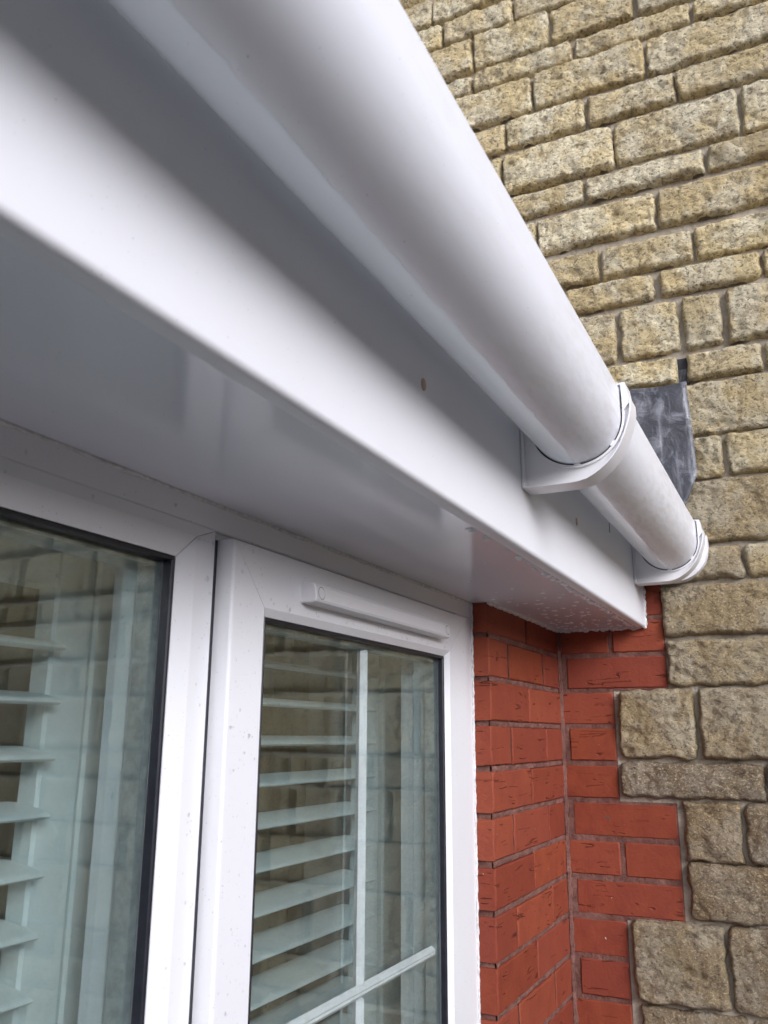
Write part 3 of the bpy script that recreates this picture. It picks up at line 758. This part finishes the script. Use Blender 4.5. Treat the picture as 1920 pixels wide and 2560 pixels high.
# ------------------------------------------------------------------ bay window
win = empty("bay_window", (-1.7, R_, -0.72), "white plastic bay window with black gaskets, fixed pane left and casement right", "window")
WX0, WX1, WZ0, WZ1 = -2.965, -0.4705, -0.72, SZ - 0.0012
def ring(mb, rects, gap=0.0004, close=True):
    """mitred rectangular frame; rects = [(x0,x1,z0,z1,y)...] from outside in; four separate members with a hairline gap"""
    def corner(rc, k):
        x0, x1, z0, z1, y = rc
        return ((x0, y, z0), (x1, y, z0), (x1, y, z1), (x0, y, z1))[k]
    for side in range(4):
        a, b_ = side, (side + 1) % 4; vs = []
        for rc in rects:
            p, q = Vector(corner(rc, a)), Vector(corner(rc, b_)); d = (q - p).normalized() * gap
            vs += [tuple(p + d), tuple(q - d)]
        n_ = len(rects); fs = [(2*i, 2*i+1, 2*i+3, 2*i+2) for i in range(n_ - 1)]
        if close: fs.append((2*n_-2, 2*n_-1, 1, 0))
        fs.append(tuple(2*i for i in range(n_))); fs.append(tuple(2*i+1 for i in range(n_))[::-1])
        mb.add(vs, fs)
def rect_in(r, d, y): return (r[0] + d, r[1] - d, r[2] + d, r[3] - d, y)
# fixed outer frame: head strip, cill strip, jambs, two mullion strips
b = MB()
b.box(WX0, WX1, R_, R_ + 0.07, 0.7035, WZ1, 0.0012)
b.box(WX0, WX1, R_, R_ + 0.07, WZ0, WZ0 + 0.04, 0.0012)
b.box(-0.5400, WX1, R_ + 0.0005, R_ + 0.0695, WZ0 + 0.04, 0.7035, 0.001)
b.box(WX0, -2.8955, R_ + 0.0005, R_ + 0.0695, WZ0 + 0.04, 0.7035, 0.001)
b.box(-1.2060, -1.150, R_ + 0.006, R_ + 0.068, WZ0 + 0.04, 0.7035)      # behind the casement edge
b.box(-1.150, -0.545, R_ + 0.006, R_ + 0.05, 0.655, 0.7035)
b.build("outer_frame", M_pvc, win)
b = MB(); MIDX0 = -2.2220
O = (MIDX0 + 0.054, -1.2675, WZ0 + 0.10, 0.668)
ring(b, [(MIDX0, -1.2138, WZ0 + 0.0405, 0.7032, R_ + 0.05), (MIDX0, -1.2138, WZ0 + 0.0405, 0.7032, R_ + 0.0012), (MIDX0 + 0.001, -1.2148, WZ0 + 0.0415, 0.7030, R_),
         (O[0] - 0.023, O[1] + 0.0235, O[2] - 0.023, O[3] + 0.0235, R_), (O[0], O[1], O[2], O[3], R_ + 0.0050), (O[0], O[1], O[2], O[3], R_ + 0.05)])
b.build("fixed_frame", M_pvc, win)
b = MB()
def gasket_ring(mb, o, y0, y1, w):
    ring(mb, [(o[0]+.0002, o[1]-.0002, o[2]+.0002, o[3]-.0002, y0 + 0.0015), rect_in(o, 0.0015, y0), rect_in(o, w - .001, y0 + .0006), rect_in(o, w, y0 + 0.002), rect_in(o, w, y1), (o[0]+.0002, o[1]-.0002, o[2]+.0002, o[3]-.0002, y1)], 0.0)
gasket_ring(b, O, R_ + 0.0045, R_ + 0.016, 0.0045)
b.box(-1.2136, -1.2030, R_ + 0.0030, R_ + 0.012, WZ0 + 0.041, 0.6955)
b.build("gasket", M_gasket, win)
def glazing(parent, o, yf, gap, spm):
    """double glazing: two 4 mm sheets and the spacer bar between them"""
    b_ = MB(); b_.box(o[0] - 0.004, o[1] + 0.004, yf, yf + 0.004, o[2] - 0.004, o[3] + 0.004)
    b_.box(o[0] - 0.004, o[1] + 0.004, yf + 0.004 + gap, yf + 0.008 + gap, o[2] - 0.004, o[3] + 0.004)
    gl_ = b_.build("glass", M_glass, parent)
    b_ = MB(); oo = (o[0] + 0.001, o[1] - 0.001, o[2] + 0.001, o[3] - 0.001)
    ring(b_, [rect_in(oo, -0.004, yf + 0.0043), rect_in(oo, 0.0085, yf + 0.0043), rect_in(oo, 0.0085, yf + 0.0037 + gap), rect_in(oo, -0.004, yf + 0.0037 + gap)], 0.0)
    b_.build("spacer_bar", spm, parent)
glazing(win, O, R_ + 0.0162, 0.020, M_spacer)
b = MB(); ring(b, [(O[0]-.03, O[1]+.03, O[2]-.03, O[3]+.03, R_ + 0.0505), rect_in(O, 0.002, R_ + 0.0505), rect_in(O, 0.004, R_ + 0.075), (O[0]-.03, O[1]+.03, O[2]-.03, O[3]+.03, R_ + 0.075)])
b.build("inner_bead", M_pvc, win)

def casement(x0, x1, main):
    sash = MB(); S = (x0, x1, WZ0 + 0.055, 0.6960)
    if main: og = (-1.1485, -0.6200, WZ0 + 0.115, 0.6336); oc = (-1.1400, -0.6315, WZ0 + 0.124, 0.6250)
    else: og = (x0 + 0.063, x1 - 0.063, WZ0 + 0.115, 0.6336); oc = (x0 + 0.071, x1 - 0.071, WZ0 + 0.124, 0.6250)
    ring(sash, [(*S, R_ + 0.010), (*S, yS + 0.0025), rect_in(S, 0.0008, yS + 0.0008), rect_in(S, 0.0028, yS), (*og, yS), (*oc, yS + 0.0055), (*oc, R_ + 0.04), (*S, R_ + 0.04)])
    f = sash.build("casement", M_pvc, win, angle=math.radians(20))
    b_ = MB(); gasket_ring(b_, oc, yS + 0.005, yS + 0.0135, 0.0048); b_.build("gasket", M_gasket, f)
    glazing(f, oc, yS + 0.0137, 0.018, M_spacer)
    b_ = MB(); ring(b_, [(oc[0]-.03, oc[1]+.03, oc[2]-.03, oc[3]+.03, R_ + 0.0405), rect_in(oc, 0.001, R_ + 0.0405), rect_in(oc, 0.003, R_ + 0.06), (oc[0]-.03, oc[1]+.03, oc[2]-.03, oc[3]+.03, R_ + 0.06)])
    b_.build("inner_bead", M_pvc, f)
    # bars inside the sealed unit
    yb0, yb1 = yS + 0.0205, yS + 0.0325; xm = -0.869 if main else (x0 + x1) / 2
    zz = [0.2014, -0.205]
    def bar_v(za, zb_):
        q = MB(); w = 0.0080
        pts = [(xm - w, (yb0+yb1)/2 ), (xm - w + 0.003, yb0 + 0.002), (xm - 0.0022, yb0), (xm, yb0 + 0.0008), (xm + 0.0022, yb0), (xm + w - 0.003, yb0 + 0.002), (xm + w, (yb0+yb1)/2), (xm + w - 0.003, yb1), (xm - w + 0.003, yb1)]
        n_ = len(pts); vs = [(x, y, za) for x, y in pts] + [(x, y, zb_) for x, y in pts]
        q.add(vs, [tuple(range(n_)), tuple(range(2*n_-1, n_-1, -1))] + [(i, i+n_, (i+1)%n_+n_, (i+1)%n_) for i in range(n_)])
        q.build("glazing_bar", M_gbar, f)
    edges = [oc[3] - 0.001] + zz + [oc[2] + 0.001]
    for a, c_ in zip(edges[:-1], edges[1:]): bar_v(c_ + (0.0082 if c_ in zz else 0), a - (0.0082 if a in zz else 0))
    for z_ in zz:
        q = MB(); w = 0.0080
        pts = [((yb0+yb1)/2, z_ - w), (yb0 + 0.002, z_ - w + 0.003), (yb0, z_ - 0.0022), (yb0 + 0.0008, z_), (yb0, z_ + 0.0022), (yb0 + 0.002, z_ + w - 0.003), ((yb0+yb1)/2, z_ + w), (yb1, z_ + w - 0.003), (yb1, z_ - w + 0.003)]
        q.prism_x(pts, oc[0] + 0.001, oc[1] - 0.001); q.build("glazing_bar", M_gbar, f)
    # trickle vent canopy
    vx0, vx1 = (-1.0762, -0.6682) if main else (x0 + 0.13, x1 - 0.13)
    pr = [(yS - 0.0001, 0.6728), (yS - 0.0001, 0.6485), (yS - 0.0150, 0.6480), (yS - 0.0195, 0.6492), (yS - 0.0209, 0.6520), (yS - 0.0195, 0.6665), (yS - 0.0170, 0.6700)]
    n_ = len(pr); vs = []
    for x, ins in ((vx0, 0.0012), (vx0 + 0.0012, 0.0), (vx1 - 0.0012, 0.0), (vx1, 0.0012)):
        for (y, z_) in pr: vs.append((x, min(yS - .0001, y + ins if y < yS - .001 else y), z_ + (ins if z_ < 0.66 else -ins)))
    q = MB(); fs = [tuple(range(n_)), tuple(range(4*n_-1, 3*n_-1, -1))]
    for s_ in range(3): fs += [(s_*n_+i, (s_+1)*n_+i, (s_+1)*n_+(i+1)%n_, s_*n_+(i+1)%n_) for i in range(n_)]
    q.add(vs, fs); tv = q.build("trickle_vent", M_vent, win, angle=math.radians(25))
    for xc in (vx0 + 0.012, vx1 - 0.012):
        q = MB(); n_ = 28; vs = []; zc = 0.6592
        # ring groove: dark washer with a cap in it, on the sloping front face
        def P(rr, a, dy): z2 = zc + rr * math.sin(a); return (xc + rr * math.cos(a), yS - 0.0209 + (z2 - 0.6520) * 0.0966 - dy, z2)
        for rr, dy in ((0.0066, 0.0004), (0.0062, 0.0007), (0.0010, 0.0008)):
            for k in range(n_): vs.append(P(rr, 2*math.pi*k/n_, dy))
        q.add(vs, [(r_*n_+k, r_*n_+(k+1)%n_, (r_+1)*n_+(k+1)%n_, (r_+1)*n_+k) for r_ in range(2) for k in range(n_)] + [tuple(range(2*n_, 3*n_))])
        q.build("screw_cover", M_vent, tv, smooth=True)
        q = MB(); vs = []
        for rr in (0.0072, 0.0066):
            for k in range(n_): vs.append(P(rr, 2*math.pi*k/n_, 0.0003))
        q.add(vs, [(k, (k+1)%n_, n_+(k+1)%n_, n_+k) for k in range(n_)]); q.build("cover_groove", M_dark, tv)
casement(-1.2060, -0.5430, True)
casement(-2.8925, -2.2295, False)
# sealant between frame and brick, smeared onto the arrises
b = MB()
wobble_bead(b, (-PW - 0.0012, R_ - 0.0005, -0.45), (-PW - 0.0012, R_ - 0.0005, SZ - 0.002), 0.0025, 7.0, 420, (1, -0.4, 0), 0.6)
wobble_bead(b, (-1.7, R_, SZ - 0.0012), (-PW, R_, SZ - 0.0012), 0.0022, 9.0, 120, (0, -0.6, -1), 0.5)
wobble_bead(b, (WX0, R_, SZ - 0.0012), (-1.7, R_, SZ - 0.0012), 0.0022, 9.4, 60, (0, -0.6, -1), 0.5)
b.build("sealant_bead", M_sealant, win, smooth=True)
b = MB(); b.box(WX0 - 0.03, WX1, -0.075, R_ + 0.06, WZ0 - 0.045, WZ0 - 0.001, 0.004); b.build("window_sill", M_pvc, win)

# wall under the window and pier at the far left, with return
lw = empty("brick_wall", (-1.9, 0, GROUND), "red painted brick wall below and left of the bay window", "brick wall")
b = MB(); s = 900
for k in range(40):
    zb = GROUND + 0.075 * k + 0.005; zt = zb + 0.065
    x = WX0 - 0.50 + (0.11 if k % 2 else 0); xe = WX1 if zt < WZ0 - 0.05 else WX0 + 0.001
    if zt > SZ: break
    while x < xe - 0.03:
        w = min(0.215, xe - x); brick(b, x, x + w, 0.0, 0.075, zb, zt, 'y', s, 0.08); s += 1; x += 0.225
b.build("brickwork", M_brick, lw)
b = MB(); b.box(WX0 - 0.5, WX1 - 0.002, 0.006, 0.08, GROUND, WZ0 - 0.05); b.box(WX0 - 0.5, WX0 - 0.002, 0.006, 0.08, WZ0 - 0.049, SZ - 0.001)
b.build("mortar", M_mortar_b, lw)

# ------------------------------------------------------------------ the room behind the glass
room = empty("room", (-1.7, 1.6, GROUND), "dim plastered room seen behind the shutters", "room")
b = MB()
b.box(-3.6, -0.2, 3.2, 3.3, GROUND, 0.9); b.box(-3.7, -3.6, 0.1, 3.3, GROUND, 0.9); b.box(-0.2, -0.1, 0.33, 3.3, GROUND, 0.9)
b.box(-3.6, -0.2, 0.33, 3.2, 0.80, 0.9)
b.build("walls", M_room, room)
b = MB(); b.box(-3.6, -0.2, 0.1, 3.2, GROUND, GROUND + 0.02); b.build("floor", M_room, room)
b = MB()
b.box(-0.520, -0.11, R_ + 0.072, 0.33, GROUND + 0.02, 0.80); b.box(-3.6, -2.93, R_ + 0.072, 0.33, GROUND + 0.02, 0.80)
b.box(-2.93, -0.520, R_ + 0.0725, 0.33, 0.706, 0.80); b.box(-2.93, -0.520, R_ + 0.0725, 0.33, WZ0 - 0.06, WZ0 - 0.005)
b.build("window_reveal", M_reveal, room)

shut = empty("window_shutters", (-1.7, 0.15, -0.69), "white louvred shutters filling the window opening behind the glass", "shutters")
def shutter(xl, xr, z_ref, sl=0.050, sr=0.050, pitch=0.0496, yf=0.148):
    zt, zb = 0.695, -0.68; q = MB()
    for a, c_ in ((xl, xl + sl), (xr - sr, xr)): q.box(a, c_, yf, yf + 0.027, zb, zt, 0.003)
    for a, c_ in ((zb, zb + 0.09), (zt - 0.055, zt)): q.box(xl + sl, xr - sr, yf + 0.001, yf + 0.026, a, c_)
    root = q.build("shutter_panel", M_shutter, shut)
    hw = 0.031; tilt = math.radians(8); yc = yf + 0.0105
    k = -20; proto = None
    while True:
        zc = z_ref + k * pitch + hw * math.sin(tilt) + 0.003; k += 1
        if zc < zb + 0.12: continue
        if zc > zt - 0.080: break
        if proto is None:
            q = MB(); pts = []
            for i in range(18):
                a = 2 * math.pi * i / 18; u = hw * math.cos(a); w = 0.0048 * math.copysign(abs(math.sin(a)) ** 0.8, math.sin(a))
                pts.append((yc + u * math.cos(tilt) - w * math.sin(tilt), zc + u * math.sin(tilt) + w * math.cos(tilt)))
            q.prism_x(pts, xl + sl + 0.0015, xr - sr - 0.0015)
            proto = q.build("louvre", M_shutter, root, angle=math.radians(40)); z0_ = zc
        else:
            d = proto.copy(); COL.objects.link(d); d.parent = root; d.location = (0, 0, zc - z0_)
shutter(-1.2495, -0.5975, 0.4396)
shutter(-1.8600, -1.2530, 0.4292)
shutter(-2.4700, -1.8630, 0.4330)
b = MB(); b.box(-0.5935, -0.5215, 0.142, 0.19, WZ0, 0.7050, 0.003); b.box(-2.925, -2.475, 0.142, 0.19, WZ0, 0.7050, 0.003)
b.box(-2.475, -0.5935, 0.143, 0.189, 0.697, 0.7055); b.box(-2.475, -0.5935, 0.143, 0.189, WZ0, -0.683)
b.build("shutter_frame", M_shutter, shut)
def curtain(x0, x1, yb, label, sd):
    nx = int((x1 - x0) / 0.006); nz = 14; vs = []
    for i in range(nx + 1):
        for j in range(nz + 1):
            x = x0 + (x1 - x0) * i / nx; z_ = -1.35 + 2.12 * j / nz
            ph = x * 95 + 2.2 * noise.noise(Vector((x * 4, z_ * 0.35, sd))) * 2
            vs.append((x + 0.006 * math.cos(ph), yb + 0.026 * math.sin(ph) * (0.75 + 0.25 * noise.noise(Vector((x * 9, z_, sd)))), z_))
    n0 = len(vs); vs += [(x, y + 0.002, z_) for x, y, z_ in vs]; W2 = nz + 1; fs = []
    for i in range(nx):
        for j in range(nz):
            q = (i*W2+j, i*W2+j+1, (i+1)*W2+j+1, (i+1)*W2+j); fs += [q, tuple(v_ + n0 for v_ in q[::-1])]
    q = MB(); q.add(vs, fs)
    tag(q.build("curtain", M_curtain, loc=((x0 + x1) / 2, yb, -1.35), smooth=True), label, "curtain", "curtains behind the shutters")
curtain(-1.05, -0.32, 0.40, "brown pleated curtain hanging behind the right shutter", 1.0)
curtain(-3.2, -2.3, 0.42, "brown pleated curtain hanging at the left end of the window", 2.0)

# ------------------------------------------------------------------ rain drops
def drop(mb, c, nrm, r, rnd_, elong=1.0):
    nrm = Vector(nrm).normalized(); h = Vector((0, 0, 1)) if abs(nrm.z) < 0.9 else Vector((1, 0, 0))
    u = nrm.cross(h).normalized(); w = nrm.cross(u); c = Vector(c); vs = []; n_ = 10; rows = 3
    k1, k2 = rnd_.uniform(0.8, 1.2), rnd_.uniform(0.8, 1.2) * elong
    for i in range(rows):
        t = math.radians(90 * i / rows); rr = r * math.cos(t); hh = r * 0.42 * math.sin(t)
        for k in range(n_):
            a = 2 * math.pi * k / n_; q = 1 + 0.14 * math.sin(3 * a + k1 * 9)
            vs.append(c + u * (rr * math.cos(a) * k1 * q) + w * (rr * math.sin(a) * k2 * q) + nrm * hh)
    vs.append(c + nrm * r * 0.42)
    fs = [(i*n_+k, i*n_+(k+1)%n_, (i+1)*n_+(k+1)%n_, (i+1)*n_+k) for i in range(rows - 1) for k in range(n_)]
    fs += [((rows-1)*n_+k, (rows-1)*n_+(k+1)%n_, rows*n_) for k in range(n_)] + [tuple(range(n_ - 1, -1, -1))]
    mb.add(vs, fs)
rd = random.Random(11); dm = MB()
x = -1.05
while x < -0.03:                                 # beads strung along the inner edge of the fascia lip
    dens = min(1, (x + 1.1) / 0.35)
    if rd.random() < 0.85 * dens: drop(dm, (x, FY + 0.026 + rd.uniform(-.003, .004), SZ - 0.0002), (0, 0, -1), rd.uniform(0.003, 0.0060), rd, 1.0)
    x += rd.uniform(0.010, 0.018)
for i in range(95):
    x = -0.03 - abs(rd.gauss(0, 0.28)); drop(dm, (x, rd.uniform(FY + 0.04, -0.015), SZ - 0.0002), (0, 0, -1), rd.uniform(0.0015, 0.0048), rd)
tag(dm.build("rain_drops", M_drop2, loc=(-0.5, -0.1, SZ), smooth=True), "rain drops hanging under the soffit edge, painted pale as if catching light", "water drops", kind="stuff")
dm = MB()
for i in range(170):
    f = rd.random(); z_ = 0.70 - rd.random() ** 1.3 * 0.6
    if f < 0.35: p = (rd.uniform(-1.200, -1.152), yS - 0.0001, z_)
    elif f < 0.6: p = (rd.uniform(-1.243, -1.216), R_ - 0.0001, min(z_, 0.69))
    elif f < 0.85: p = (rd.uniform(-1.14, -0.56), yS - 0.0001, rd.uniform(0.636, 0.646))
    else: p = (rd.uniform(-1.9, -1.25), R_ - 0.0001, rd.uniform(0.693, 0.722))
    drop(dm, p, (0, -1, 0), rd.choice([0.0006, 0.0009, 0.0011, 0.0014, 0.0020]) * rd.uniform(0.8, 1.1), rd, 1.15)
for i in range(70):
    if rd.random() < 0.5: p = (rd.uniform(-1.55, -1.28), R_ + 0.0161, rd.uniform(0.25, 0.65))
    else: p = (rd.uniform(-1.12, -0.65), yS + 0.0136, rd.uniform(0.05, 0.61))
    drop(dm, p, (0, -1, 0), rd.choice([0.0005, 0.0007, 0.0010, 0.0015]), rd, rd.choice([1, 1.3, 2.0]))
dm.build("rain_drops", M_drop, win, smooth=True)["kind"] = "stuff"
